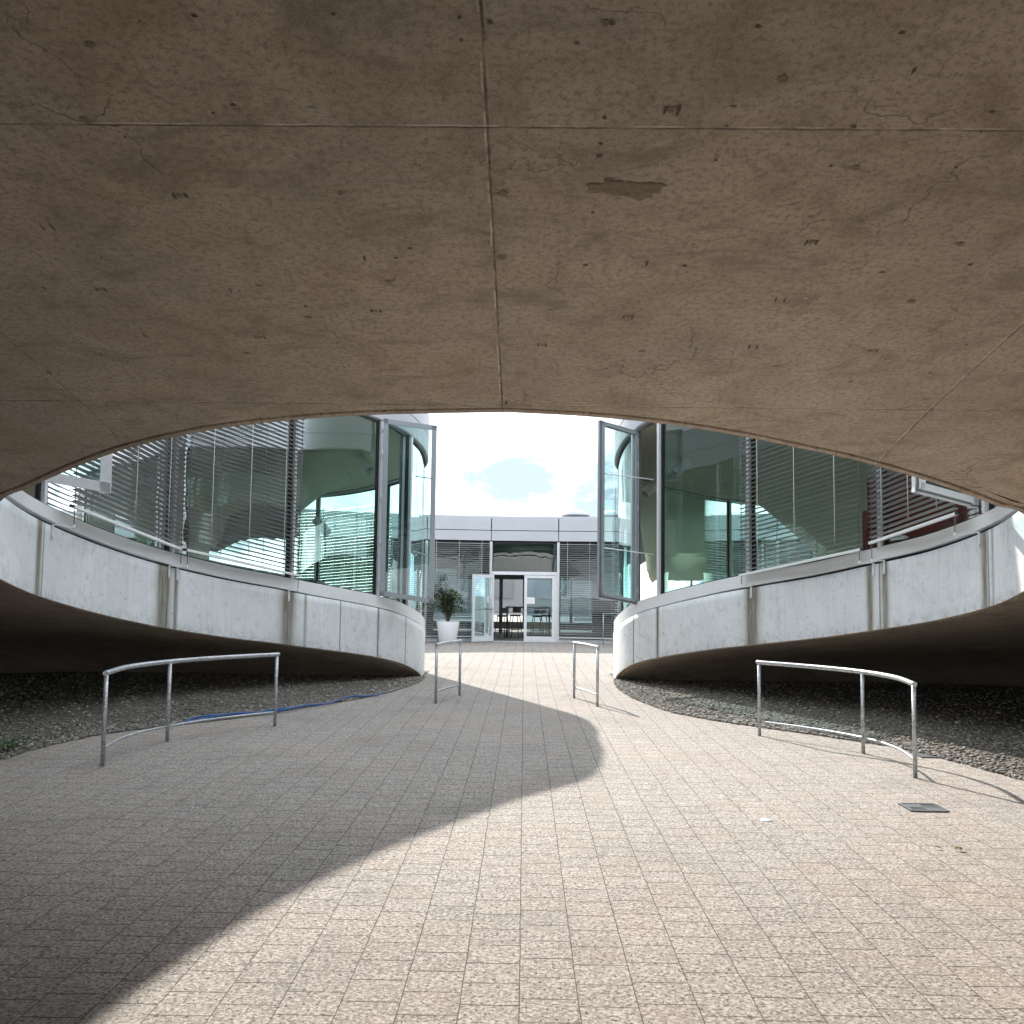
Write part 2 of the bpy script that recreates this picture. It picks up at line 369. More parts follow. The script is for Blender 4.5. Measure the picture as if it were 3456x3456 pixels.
def sheet(mb, zfun, d, y0, y1, dy=.3, nx=34):
    """both halves of a floor / ceiling / underside around the open court, edge inset by d"""
    ya = 5.91 - d
    rows = list(np.arange(y0, ya, dy)) + [ya + .0005] + [ya + .9 * k * k / 196. for k in range(1, 15)] + list(np.arange(ya + 1.1, y1, dy)) + [y1]
    for side in (-1, 1):
        g = []
        for y in rows:
            xi = xat(side, y, d) if y > ya else XC
            xo = side * XO
            if abs(xi) > XO: xi = xo
            g.append([(xi + (xo - xi) * (k / nx) ** 1.15, y, zfun(xi + (xo - xi) * (k / nx) ** 1.15, y)) for k in range(nx + 1)])
        if side == 1: g = [list(reversed(r)) for r in g]
        mb.grid(g)
EDGE = .13; GH = 3.15; SILL = .22
def RT(y): t = min(1., max(0., (18.35 - y) / 1.3)); e = .80 - .30 * min(1., max(0., (17. - y) / 5.5)); return .88 + e * t * t * (3 - 2 * t)      # roof edge above the glass
gap = lambda y: .06 - .045 * min(1, max(0, (y - 11) / 6.))

SH = thing('concrete_building', 'curved concrete shell building, brown underside overhead, pale slab edge and glazed floor above', 'building', (0, 2, 0))
so = MB(); sheet(so, zs, EDGE, -12, 19.6)
for side in (-1, 1):    # lip of the shell with its drip groove
    c, s, n = CON[side]; k1 = idxY(side, 19.4)
    for sec in ([(EDGE, 0, 0)], ):
        prof = [(EDGE, 0.), (.078, 0.), (.074, .035), (.046, .035), (.042, .002), (.006, .0), (.0, .008)]
        rows = []
        for i in range(0, k1 + 1):
            r = []
            for d, dz in prof:
                q = offs(side, i, d); r.append((q.x, q.y, zs(q.x, q.y) + dz))
            rows.append(r)
        so.grid(rows, False)

# marks left by the formwork
MARKS = [('b',-1.35,2.87),('d',-0.99,3.14),('l',-0.73,3.16),('b',-1.52,3.22),('d',-1.42,3.31),('t',-1.98,3.9),('t',-1.35,3.67),('b',-0.72,3.64),('b',-0.1,3.64),('t',-0.73,4.13),('b',-0.11,4.11),('t',-1.36,4.43),('b',-1.23,4.38),('t',-1.98,4.43),('d',-2.24,4.42),('t',-0.73,4.62),('b',-1.07,4.69),('t',-1.98,4.91),('t',-1.37,4.92),('d',-0.58,2.74),('d',-0.99,2.75),('d',-0.21,2.84),('d',-0.21,2.75),('d',-0.12,2.77),('d',-0.5,4.04),('d',-0.57,4.12),('b',-0.63,4.33),('d',-1.06,4.58),('d',-1.85,4.7),('r',-1.41,3.9),('d',-1.07,3.18),('d',-1.16,2.77),('d',-1.85,4.13),('r',-2.01,3.72),('d',-1.0,5.28),('b',-2.68,5.39),('l',-0.53,3.72),('l',-1.55,5.49),('b',-1.49,5.11),('d',-1.93,5.22),('d',0.24,2.77),('b',0.22,2.77),('d',0.14,2.85),('t',0.47,3.15),('S',0.37,3.6),('b',1.18,3.46),('d',1.09,3.45),('d',0.67,3.13),('b',0.8,3.0),('t',1.18,2.96),('d',0.67,3.23),('d',0.25,3.19),('d',1.53,3.15),('t',1.17,3.97),('b',1.78,3.97),('t',0.49,4.15),('t',0.49,4.66),('d',0.68,4.17),('d',1.9,4.14),('d',1.55,4.21),('d',1.11,3.78),('t',1.17,4.47),('b',1.78,4.48),('l',1.64,4.36),('r',1.29,4.66),('t',0.08,4.98),('b',0.6,5.04),('t',1.16,4.98),('t',1.79,5.01),('b',1.34,5.21),('r',1.03,5.27),('b',1.8,5.4),('d',2.19,5.28),('d',2.23,4.93),('b',2.31,5.63),('b',0.52,5.72),('d',0.25,3.33),('d',0.25,3.4),('d',0.67,3.42),('d',0.67,2.78),('d',0.25,3.76),('d',0.25,4.17),('d',0.11,4.59),('d',0.32,4.66),('d',1.1,3.23),('d',1.54,3.25),('d',1.1,2.8),('l',1.28,4.45),('l',1.91,5.13),('d',1.54,3.45),('r',1.16,2.94),('d',1.56,5.0)]
mk = so; rr = random.Random(3)
def blob(x, y, rx, ry, n=14, jag=.3, dz=.003):
    vs = []; a0 = rr.random() * 6
    for k in range(n):
        a = 2 * math.pi * k / n; q = 1 + jag * (rr.random() * 2 - 1)
        px, py = x + rx * q * math.cos(a), y + ry * q * math.sin(a); vs.append((px, py, zs(px, py) - dz))
    vs.append((x, y, zs(x, y) - dz)); mk.add(vs, [(k, n, (k + 1) % n) for k in range(n)])
for k, x, y in MARKS:
    if k == 'd': mk.mi = 1; blob(x, y, rr.uniform(.005, .012), rr.uniform(.005, .010), 9, .3)
    elif k == 't':
        mk.mi = 1
        for sx in (-.021, .021):
            if rr.random() < .92: blob(x + sx + rr.uniform(-.004, .004), y, rr.uniform(.004, .007), rr.uniform(.016, .03), 10, .35)
        if rr.random() < .4: mk.mi = 2; blob(x, y, .017, .014, 12, .4, .002)
    elif k == 'b': mk.mi = 2; blob(x, y, rr.uniform(.013, .026), rr.uniform(.010, .020), 16, .35)
    elif k == 'l': mk.mi = 3; blob(x, y, rr.uniform(.010, .02), rr.uniform(.008, .016), 12, .35)
    elif k == 'S':
        mk.mi = 2; blob(x + .03, y + .005, .115, .05, 40, .22); blob(x - .06, y - .01, .075, .036, 26, .4, .004); blob(x - .115, y + .012, .03, .014, 12, .4)
        blob(x - .07, y - .06, .02, .01, 10, .4); blob(x + .05, y + .062, .018, .012, 10, .4)
for _ in range(16):      # smaller pock marks all over the near vault
    x, y = rr.uniform(-3.2, 3.2), rr.uniform(2.4, 6.8)
    mk.mi = rr.choice([1, 2, 2, 3]); blob(x, y, rr.uniform(.003, .008), rr.uniform(.003, .007), 8, .35)
soffit_o = so.build('shell_underside', [M['soffit'], M['m_dark'], M['m_blot'], M['m_light']], SH, merge=True)

# slab edge ---------------------------------------------------------------
MUL = {-1: [6.35, 7.7, 9.3, 10.35, 11.35, 13.95, 16.1, 17.5, 18.1, 19.9, 21.2, 22.35, 23.1], 1: [6.35, 7.6, 9.2, 10.25, 11.25, 13.05, 15.1, 17.15, 17.8, 19.9, 21.2, 22.35, 23.1]}
STAIN = {-1: [(11.25, .05, .9), (13.82, .13, 1.), (14.02, .04, .8), (16.02, .15, .85), (16.35, .03, .5), (17.5, .02, .5)], 1: [(11.3, .06, .8), (11.15, .02, .6), (12.95, .05, .8), (13.15, .05, .9), (15.08, .13, 1.), (17.12, .035, .8), (17.75, .015, .6)]}
JOINT = {-1: [11.32, 13.9, 16.08, 16.9, 17.5, 18.05, 19.9], 1: [11.22, 13.05, 15.1, 17.15, 17.78, 19.9]}
for side in (-1, 1):
    c, s, n = CON[side]
    mb = MB(); rows = []; att = []
    NZ = 8; k1 = idxY(side, 24.5)
    sst = [(s[idxY(side, y)], w, a) for y, w, a in STAIN[side]]; sj = [s[idxY(side, y)] for y in JOINT[side]]
    idx = list(range(0, k1))
    # refine: two rows per contour sample (4 cm)
    pts = []
    for i in idx:
        for t in (0., .25, .5, .75):
            pts.append((c[i].lerp(c[i + 1], t), s[i] + (s[i + 1] - s[i]) * t, n[i].lerp(n[i + 1], t)))
    for p, sv, nn in pts:
        za = zs(p.x, p.y) + .008; zt = zf(p.y)
        st = min(1., sum(a * math.exp(-((sv - s0) / w) ** 2) for s0, w, a in sst)); jt = max([1. - min(1., abs(sv - j) / .017) for j in sj])
        jt = 1. if jt > .3 else 0.
        r = []
        for k in range(NZ + 1):
            f = k / NZ; r.append((p.x, p.y, za + (zt - za) * f)); att.append((st * (.75 + .25 * f), f, jt))
        r.append((p.x + nn.x * .16, p.y + nn.y * .16, zt + .003)); att.append((st, 1., 0.)); rows.append(r)
    mb.grid(rows, False)
    o = mb.build('slab_edge', M['fascia'], SH)
    for k, nme in enumerate(('stain', 'rise', 'joint')):
        a = o.data.attributes.new(nme, 'FLOAT', 'POINT'); a.data.foreach_set('value', [q[k] for q in att])
    o.data.polygons.foreach_set('use_smooth', [True] * len(o.data.polygons))

# floor, ceiling, roof ------------------------------------------------------
fl = MB(); sheet(fl, lambda x, y: zf(y) + .02, .16, -12, 24.6, .5, 14); fl.build('upper_floor', M['carpet'], SH, merge=True)
ce = MB(); sheet(ce, lambda x, y: zf(y) + SILL + GH + .02, .16, -12, 24.6, .5, 14); ce.build('ceiling', M['ceil'], SH, merge=True)
ro = MB(); sheet(ro, lambda x, y: zf(y) + SILL + GH + RT(y) - .02, .03, -12, 24.6, .5, 14); ro.build('roof', M['roofmetal'], SH, merge=True)
for side in (-1, 1):
    mb = MB(); rows = []; c, s, n = CON[side]; gp = MB(); rg = []
    sl = MB(); rs = []; bd = MB(); rb = []
    for i in range(0, idxY(side, 24.5)):
        y = c[i].y; z0 = zf(y) + SILL + GH
        P = lambda d, z: (lambda q: (q.x, q.y, z))(offs(side, i, d))
        rows.append([P(.2, z0 + .02), P(.02, z0), P(0, z0 + .02), P(0, z0 + .37), P(.015, z0 + .375), P(.015, z0 + .39), P(0, z0 + .395), P(0, z0 + RT(y)), P(.12, z0 + RT(y))])
        g = gap(y); zt = zf(y)
        rg.append([P(.09, zt), P(.09, zt + g + .02)])
        rs.append([P(.11, zt + g), P(.012, zt + g), P(.008, zt + g + .006), P(.008, zt + SILL - .006), P(.016, zt + SILL), P(.16, zt + SILL + .004)])
    mb.grid(rows, False); mb.build('roof_fascia', M['roofmetal'], SH)
    gp.grid(rg, False); gp.build('shadow_gap', M['gap'], SH)
    sl.grid(rs, False); sl.build('sill', M['sill'], SH)
    # outer walls that close the upper floor away from the court
    w = MB(); x = side * XO
    for y0 in np.arange(-12., 24.4, 3.):
        w.mi = 0
        y1 = min(y0 + 3., 24.5)
        w.add([(x, y0, zf(y0) - .6), (x, y1, zf(y1) - .6), (x, y1, zf(y1) + .95), (x, y0, zf(y0) + .95)], [(0, 1, 2, 3)])
        w.add([(x, y0, zf(y0) + 2.3), (x, y1, zf(y1) + 2.3), (x, y1, zf(y1) + 4.8), (x, y0, zf(y0) + 4.8)], [(0, 1, 2, 3)])
        w.box(x - .06, x + .06, y0 - .1, y0 + .1, zf(y0) + .9, zf(y0) + 2.35)
    w.build('outer_wall', M['roofmetal'], SH)
w = MB()
for x0 in np.arange(-15, 14.9, 3.): w.add([(x0, -12, zf(-12) - .7), (x0 + 3, -12, zf(-12) - .7), (x0 + 3, -12, zf(-12) + 4.8), (x0, -12, zf(-12) + 4.8)], [(0, 1, 2, 3)])
w.build('outer_wall', M['roofmetal'], SH)

# windows ---------------------------------------------------------------------
def ribbon(side, ia, ib, d):
    return [offs(side, i, d) for i in range(ia, ib + 1)]
def mullion(mb, side, i, wd=.055):
    c, s, n = CON[side]; p = offs(side, i, .055); nn = n[i]; y = p.y
    z0, z1 = zf(y) + SILL, zf(y) + SILL + GH
    t = Vector((-nn.y, nn.x, 0))
    mb.beam((p.x, p.y, z0), (p.x, p.y, z1), wd, .11, t)
    return p, t, z0, z1
def window(side, Ya, Yb, glazed=True):
    ia, ib = idxY(side, Ya), idxY(side, Yb)
    fr = MB(); fr.mi = 0; mullion(fr, side, ib)
    # black gasket beside the mullion, rails at head and foot
    fr.mi = 1; c, s, n = CON[side]
    p = offs(side, ib, .075); t = Vector((-n[ib].y, n[ib].x)) * (-1 if side == -1 else 1); t = t if t.y < 0 else -t
    q = p + t * .048; zz = zf(q.y)
    fr.beam((q.x, q.y, zz + SILL), (q.x, q.y, zz + SILL + GH), .038, .05, (t.x, t.y, 0))
    if glazed:
        for dz in (.012, GH - .03):
            fr.mi = 1
            r = []
            for i in range(ia, ib + 1):
                a, b = offs(side, i, .05), offs(side, i, .10); z = zf(a.y) + SILL + dz
                r.append([(a.x, a.y, z - .01), (a.x, a.y, z + .012), (b.x, b.y, z + .012)])
            fr.grid(r, False)
    W = fr.build('window', [M['alu'], M['gasket']], SH)
    if glazed:
        g = MB(); r = []
        for i in range(ia, ib + 1):
            a = offs(side, i, .082); z = zf(a.y) + SILL
            r.append([(a.x, a.y, z), (a.x, a.y, z + GH)])
        g.grid(r, True); g.build('pane', M['glass'], W)
    return W
for side in (-1, 1):
    ys = [5.92] + MUL[side]
    for k in range(len(ys) - 1):
        op = (k in (3 + 1, 8)) if side == -1 else (k in (4, 8))
        window(side, ys[k], ys[k + 1], glazed=not op)

# external venetian blinds -------------------------------------------------------
def blind(side, Ya, Yb, sa=.25, sb=.06, rail=.30, tilt=14., pitch=.068, out=.13, top=GH - .02, start=0):
    """hangs on the chord between two mullions; sa / sb: set-back at the near end, overrun at the far end"""
    ia, ib = idxY(side, Ya), idxY(side, Yb)
    A, B = offs(side, ia, -out), offs(side, ib, -out * .75)
    d = (B - A); L = d.length; d /= L
    A2, B2 = A + d * sa, B + d * sb
    za, zb_ = zf(A2.y), zf(B2.y)
    nrm = Vector((-d.y, d.x)); nrm = nrm if nrm.dot(CON[side][2][ia]) < 0 else -nrm      # points to the court
    sl = MB(); hw = .036; ca, sa_ = math.cos(R(tilt)), math.sin(R(tilt))
    n = int((top - rail - .06) / pitch)
    rj = random.Random(int(Ya * 100) + side)
    for k in range(n):
        h = rail + .07 + k * pitch
        if start and h < start: continue
        tj = R(tilt + rj.uniform(-2.5, 2.5)); ca, sn = math.cos(tj), math.sin(tj)
        row = []
        for (p, z) in ((A2, za), (B2, zb_)):
            zz = z + h + rj.uniform(-.004, .004); sec = []
            for u, cr in ((-1, 0), (-.5, .005), (.5, .005), (1, 0)):
                sec.append((p.x + nrm.x * u * hw * ca, p.y + nrm.y * u * hw * ca, zz - u * hw * sn * -1 + cr))
            row.append(sec)
        sl.grid(row, False)
    o = sl.build('venetian_blind', M['slat'], SH)
    rb = MB(); rb.beam((A2.x, A2.y, za + rail), (B2.x, B2.y, zb_ + rail), .05, .034); rb.mi = 1
    e = A2 - d * .05; rb.beam((e.x, e.y, zf(e.y) + rail), (A2.x, A2.y, za + rail), .04, .026); rb.build('bottom_rail', [M['rail'], M['gasket']], o)
    for f in (.18, .5, .82):
        p = A2.lerp(B2, f) + nrm * .03; z = za + (zb_ - za) * f
        cd = MB(); cd.tube([(p.x + rj.uniform(-.006, .006), p.y, z + rail + .02 + (.12 if f < .6 else .04)), (p.x, p.y, z + rail + .5), (p.x, p.y, z + top)], .0055, 5); cd.build('lift_cord', M['cord'], o)
    # guide wires with their brackets on the slab edge
    for f, q in ((0, A2 + d * .03), (1, B2 - d * .04)):
        gw = MB(); z = zf(q.y); gw.tube([(q.x, q.y, z + .03), (q.x, q.y, z + top)], .006, 5)
        gw.build('guide_wire', M['alu_dark'], o)
        br = MB(); i = ia if f == 0 else ib
        w = offs(side, i, .01) + d * (.12 if f == 0 else -.10)
        j = min(range(len(CON[side][0])), key=lambda t: (CON[side][0][t] - w).length); w = offs(side, j, -.012)
        z2 = zf(w.y)
        br.beam((w.x, w.y, z2 - .16), (w.x, w.y, z2 + .02), .035, .012, (d.x, d.y, 0))
        br.beam((w.x, w.y, z2 + .02), (q.x, q.y, z + .02), .028, .012)
        br.tube([(q.x, q.y, z + .0), (q.x, q.y, z + .055)], .016, 8)
        br.tube([(w.x, w.y, z2 - .125), (w.x + nrm.x * .02, w.y + nrm.y * .02, z2 - .125)], .014, 8)
        br.build('blind_bracket', M['alu'], o)
    return o
blind(-1, 11.35, 13.95, .30, .10, .27, 13.)
blind(-1, 13.95, 16.1, .10, .08, .27, 7.)
blind(1, 11.25, 13.05, .26, .08, .27, 12.)
blind(1, 13.05, 15.1, .18, .08, .20, 4.)
blind(-1, 21.2, 22.35, .05, .0, .25, 14.)
blind(-1, 22.35, 23.1, .05, .0, .25, 14.)
blind(1, 19.95, 21.2, .05, .0, .25, 14.)
blind(1, 21.2, 22.35, .05, .0, .25, 14.)
blind(-1, 6.35, 7.7, .05, .0, .4, 14.)
blind(-1, 7.7, 9.3, .05, .0, .4, 14.)
blind(1, 6.35, 7.6, .05, .0, .4, 14.)
blind(1, 7.6, 9.2, .05, .0, .4, 14.)

# casements standing open -----------------------------------------------------------
def casement(hx, hy, fx, fy, z0, dz, H, fw=.075, layers=1, stays=(), lab=None, jamb=None, mat='alu'):
    """sash hinged on a vertical edge at (hx,hy), free edge at (fx,fy); its foot slopes by dz"""
    h, f = Vector((hx, hy)), Vector((fx, fy)); d = (f - h).normalized(); nn = Vector((-d.y, d.x))
    P = lambda p, z: Vector((p.x, p.y, z))
    fr = MB(); dep = .05
    for L in range(layers):
        o = nn * (.028 * L) * (1 if nn.y < 0 else -1); w = fw - .018 * L; fr.mi = 0 if L % 2 == 0 else 1
        a, b = h + o + d * .018 * L, f + o - d * .018 * L
        e0, e1 = .018 * L, H - .018 * L
        sd = (nn.x, nn.y, 0)
        def bar(p, q, wid): fr.beam(p, q, dep if L == 0 else .03, wid, sd)
        bar(P(a, z0 + e0 + w / 2), P(b, z0 + dz + e0 + w / 2), w); bar(P(a, z0 + e1 - w / 2), P(b, z0 + dz + e1 - w / 2), w)
        bar(P(a + d * w / 2, z0 + e0), P(a + d * w / 2, z0 + e1), w); bar(P(b - d * w / 2, z0 + dz + e0), P(b - d * w / 2, z0 + dz + e1), w)
    o = fr.build('casement_window', [M[mat], M['alu_dark']], SH)
    if lab: o['label'] = lab
    a, b = h + d * fw * .8, f - d * fw * .8; g = MB()
    g.quad(P(a, z0 + fw * .8), P(b, z0 + dz + fw * .8), P(b, z0 + dz + H - fw * .8), P(a, z0 + H - fw * .8)); g.build('pane', M['glass_sash'], o)
    hg = MB()
    for t in (.08, .3, .55, .8, .94): hg.tube([P(h - d * .015, z0 + t * H - .06), P(h - d * .015, z0 + t * H + .06)], .016, 8)
    hg.build('hinge', M['alu'], o)
    for t in stays:
        st = MB(); j = Vector(jamb); st.tube([P(f - d * .04, z0 + dz + t * H), P(j, z0 + t * H)], .010, 7); st.tube([P(f - d * .04, z0 + dz + t * H - .03), P(f - d * .04, z0 + dz + t * H + .03)], .02, 8); st.build('stay', M['alu'], o)
    return o
casement(-2.56, 17.42, -1.60, 17.36, 1.53, -.13, 3.17, .085, 1, (.70, .26), None, (-2.06, 18.12), 'alu_shaded')
casement(2.02, 17.72, 1.29, 17.28, 1.43, .12, 3.14, .085, 3, (.70, .28), None, (2.26, 17.2), 'alu_shaded')
casement(-5.50, 10.42, -4.58, 10.72, 2.82, -.15, 3.1, .11, 1)
casement(5.14, 11.2, 4.30, 10.87, 2.66, .14, 3.1, .11, 3)
# reveals of the open casements
for side, Y in ((-1, 18.1), (1, 17.8), (-1, 10.35), (1, 11.25), (1, 10.25)):
    rv = MB(); i = idxY(side, Y); n = CON[side][2][i]; p = offs(side, i, .10); z = zf(p.y) + SILL
    t = Vector((-n.y, n.x, 0))
    for k, w in enumerate((.05, .03, .04, .025)):
        rv.mi = k % 2; q = offs(side, i, .03 + .05 * k); rv.beam((q.x + t.x * .02 * k, q.y + t.y * .02 * k, z), (q.x + t.x * .02 * k, q.y + t.y * .02 * k, z + GH), .06 + .02 * k, w, t)
    rv.build('window_jamb', [M['alu'], M['alu_dark']], SH)
# the ceiling dips in a wave towards the back of each wing
for side in (-1, 1):
    wv = MB(); rows = []
    for k in range(15):
        x = side * ((3.7 if side < 0 else 4.2) + k * .75); am = min(1., k / 4.); am = am * am * (3 - 2 * am); r = []
        for j in range(13):
            t = j / 12.; y = 18.9 + 1.9 * t + .06 * k; top = zf(y) + SILL + GH + .01
            e = t * t * (3 - 2 * t); r.append((x, y, top - e * am * (top - 1.95)))
        y = 21.6 + .06 * k; r += [(x, y - .4, r[-1][2] + .25 * am), (x, y, zf(y) + SILL + GH + .01)]
        rows.append(r)
    wv.grid(rows if side < 0 else rows); wv.build('ceiling_wave', M['ceil'], SH)
# slender columns inside
for x, y in ((-4.6, 19.2), (-8.2, 17.4), (-8.6, 12.), (-11., 20.5), (4.4, 19.3), (7.9, 17.2), (8.4, 12.2), (11., 20.5), (-7., 21.2), (6.8, 21.)):
    cm = MB(); cm.lathe((x, y, zf(y)), [(.07, 0), (.07, SILL + GH)], 14); cm.build('column', M['col'], SH)
rebase(SH)

# ------------------------------------------------------------------ ground
def structure(name, mb, mat): o = mb.build(name, mat); o['kind'] = 'structure'; return o
g = MB(); g.quad((-160, -120, -.03), (160, -120, -.03), (160, 200, -.03), (-160, 200, -.03)); structure('ground', g, M['ground'])
g = MB(); rows = [[(x, y, 0.) for x in np.linspace(-14, 14, 15)] for y in np.linspace(-26, 31.5, 30)]; g.grid(rows, False); structure('paving', g, M['paving'])
GL = [(-14.5, 3.2), (-11, 3.8), (-8.2, 4.8), (-6.3, 6.3), (-5.3, 7.8), (-4.95, 9.2), (-4.92, 9.95), (-4.68, 11.0), (-4.22, 11.75), (-3.62, 12.5), (-2.72, 14.3), (-2.2, 15.6), (-1.90, 17.2), (-1.86, 18.1), (-1.90, 18.7)]
GR = [(14.5, 3.2), (11, 3.8), (8.0, 4.8), (6.1, 6.3), (5.0, 7.8), (4.56, 9.1), (4.39, 9.94), (4.18, 10.69), (3.75, 11.42), (2.98, 12.35), (2.48, 13.0), (2.1, 13.7), (1.83, 14.84), (1.66, 16.4), (1.66, 17.6), (1.72, 18.6)]
GP = {}
for side, P in ((-1, GL), (1, GR)):
    c = [Vector((p.x, p.y)) for p in catmull([(x, y, 0) for x, y in P], .15)]
    c = [p + Vector((random.uniform(-.012, .012), random.uniform(-.012, .012))) for p in c]; GP[side] = c
    g = MB(); rows = []
    for p in c:
        rows.append([(p.x + (side * 14.6 - p.x) * (k / 12.) ** 1.4, p.y, .008) for k in range(13)])
    rows.append([(p.x + (side * 14.6 - p.x) * (k / 12.) ** 1.4, 20., .008) for k in range(13)])
    g.grid(rows, False); structure('gravel_bed', g, M['bed'])
# loose stones: a light scatter over the bed, dense along its rim
def edge_x(side, y):
    c = GP[side]; return float(np.interp(y, [p.y for p in c], [p.x for p in c]))
T = (1 + 5 ** .5) / 2
ICO = np.array([(-1, T, 0), (1, T, 0), (-1, -T, 0), (1, -T, 0), (0, -1, T), (0, 1, T), (0, -1, -T), (0, 1, -T), (T, 0, -1), (T, 0, 1), (-T, 0, -1), (-T, 0, 1)]) / 1.902
ICF = np.array([(0, 11, 5), (0, 5, 1), (0, 1, 7), (0, 7, 10), (0, 10, 11), (1, 5, 9), (5, 11, 4), (11, 10, 2), (10, 7, 6), (7, 1, 8), (3, 9, 4), (3, 4, 2), (3, 2, 6), (3, 6, 8), (3, 8, 9), (4, 9, 5), (2, 4, 11), (6, 2, 10), (8, 6, 7), (9, 8, 1)])
for side in (-1, 1):
    pos = []
    for _ in range(6500):     # rim
        y = rng.uniform(6.0, 18.65); e = edge_x(side, y); u = abs(rng.normal(0, .28)) - .03
        pos.append((e + side * u, y, .007 + .017 * rng.random() ** 2))
    for _ in range(13000):
        y = rng.uniform(6.0, 18.7); e = edge_x(side, y); u = rng.uniform(0, 1) ** 1.2 * (4.2 if y < 12 else 7.5)
        pos.append((e + side * u, y, .009 + .017 * rng.random() ** 1.6))
    pos = np.array(pos); n = len(pos)
    sc = pos[:, 2][:, None, None] * rng.uniform(.65, 1.25, (n, 12, 1)) * np.stack([rng.uniform(.8, 1.4, n), rng.uniform(.8, 1.3, n), rng.uniform(.38, .66, n)], 1)[:, None, :]
    a = rng.uniform(0, 6.28, n); V = ICO[None] * sc
    Vx = V[..., 0] * np.cos(a)[:, None] - V[..., 1] * np.sin(a)[:, None]; Vy = V[..., 0] * np.sin(a)[:, None] + V[..., 1] * np.cos(a)[:, None]
    V = np.stack([Vx + pos[:, 0:1], Vy + pos[:, 1:2], V[..., 2] + .008 + pos[:, 2:3] * .4], -1).reshape(-1, 3)
    F = (ICF[None] + (np.arange(n) * 12)[:, None, None]).reshape(-1, 3)
    me = bpy.data.meshes.new('gravel'); me.vertices.add(len(V)); me.vertices.foreach_set('co', V.ravel().astype(np.float32))
    me.loops.add(F.size); me.loops.foreach_set('vertex_index', F.ravel().astype(np.int32)); me.polygons.add(len(F))
    me.polygons.foreach_set('loop_start', np.arange(0, F.size, 3, dtype=np.int32)); me.polygons.foreach_set('loop_total', np.full(len(F), 3, np.int32))
    me.materials.append(M['stone']); me.update(calc_edges=True); me.validate()
    o = bpy.data.objects.new('gravel', me); COL.objects.link(o)
    tag(o, 'loose grey gravel under the %s wing of the concrete shell' % ('left' if side < 0 else 'right'), 'gravel', kind='stuff')

# ------------------------------------------------------------------ guard rails
def guard_rail(pts, label, posts, H=.85, low=.165, over=.03):
    t = thing('guard_rail', label, 'guard rail', (pts[0][0], pts[0][1], 0), 'galvanised guard rails beside the gravel')
    c = catmull([(x, y, 0) for x, y in pts], .06)
    e0 = c[0] + (c[0] - c[1]).normalized() * over; e1 = c[-1] + (c[-1] - c[-2]).normalized() * over
    tp = MB(); tp.tube([(p.x, p.y, H) for p in [e0] + c + [e1]], .0245, 14); tp.build('top_rail', M['galv'], t)
    lo = MB(); lo.tube([(p.x, p.y, low) for p in c], .0135, 10); lo.build('lower_rail', M['galv'], t)
    for x, y in posts:
        p = MB(); p.tube([(x, y, 0), (x, y, H - .012)], .0200, 12); p.build('post', M['galv'], t)
    rebase(t); return t
guard_rail([(-3.857, 9.117), (-3.94, 9.85), (-3.79, 10.57), (-3.45, 11.27), (-2.97, 11.88)], 'curved three-post steel rail before the gravel with a blue hose', [(-3.857, 9.117), (-3.79, 10.57), (-2.97, 11.88)])
guard_rail([(3.592, 9.164), (3.68, 9.85), (3.577, 10.5), (3.25, 11.12), (2.775, 11.69)], 'curved three-post steel rail casting a shadow near the square drain grate', [(3.592, 9.164), (3.577, 10.5), (2.775, 11.69)])
guard_rail([(-1.272, 14.45), (-1.16, 15.02), (-.997, 15.566)], 'short two-post steel rail in front of the white planter', [(-1.272, 14.45), (-.997, 15.566)])
guard_rail([(1.075, 14.35), (.955, 14.9), (.793, 15.42)], 'short two-post steel rail in full sun on the open paving', [(1.075, 14.35), (.793, 15.42)])

# ------------------------------------------------------------------ small things on the paving
t = thing('drain_grate', 'square iron drain grate set in the sunlit paving', 'drain', (3.15, 7.89, 0), 'iron drain grates'); t.scale = (.86, .82, 1)
m = MB()
for a in (-1, 1): m.box(a * .16 - .014, a * .16 + .014, -.16, .16, .002, .012); m.box(-.146, .146, a * .146, a * .16 + .012 * a, .002, .012) if a > 0 else m.box(-.146, .146, -.172, -.146, .002, .012)
m.build('frame', M['iron'], t)
m = MB(); m.box(-.012, .012, -.146, .146, .003, .010); m.box(-.146, -.012, -.012, .012, .003, .010); m.box(.012, .146, -.012, .012, .003, .010)
for qx, qy in ((-1, -1), (1, -1), (-1, 1), (1, 1)):
    if qx * qy < 0: m.box(min(qx * .146, qx * .012), max(qx * .146, qx * .012), min(qy * .146, qy * .012), max(qy * .146, qy * .012), .003, .0085)
    else:
        for k in range(6): x = qx * (.026 + k * .022); m.box(x - .0045, x + .0045, min(qy * .146, qy * .012), max(qy * .146, qy * .012), .003, .009)
m.build('bar_insert', M['iron'], t)
m = MB(); m.quad((-.15, -.15, .002), (.15, -.15, .002), (.15, .15, .002), (-.15, .15, .002)); m.build('void', M['hole'], t)
t = thing('drain_grate', 'dark iron drain cover in the shade between curved rail and gravel', 'drain', (4.27, 10.45, 0), 'iron drain grates')
m = MB()
for a in (-1, 1): m.box(a * .15 - .02, a * .15 + .02, -.17, .17, .002, .013); m.box(-.13, .13, min(a * .17, a * .13), max(a * .17, a * .13), .002, .013)
m.build('frame', M['iron'], t); m = MB(); m.box(-.13, .13, -.13, .13, .002, .007); m.build('cover_plate', M['alu_dark'], t)
m = MB(); m.lathe((1.8, 7.39, 0), [(.0, .008), (.034, .008), (.040, .0055), (.042, .002)], 24); tag(m.build('survey_marker', M['marker']), 'small pale round metal marker set in the paving', 'marker')
m = MB()
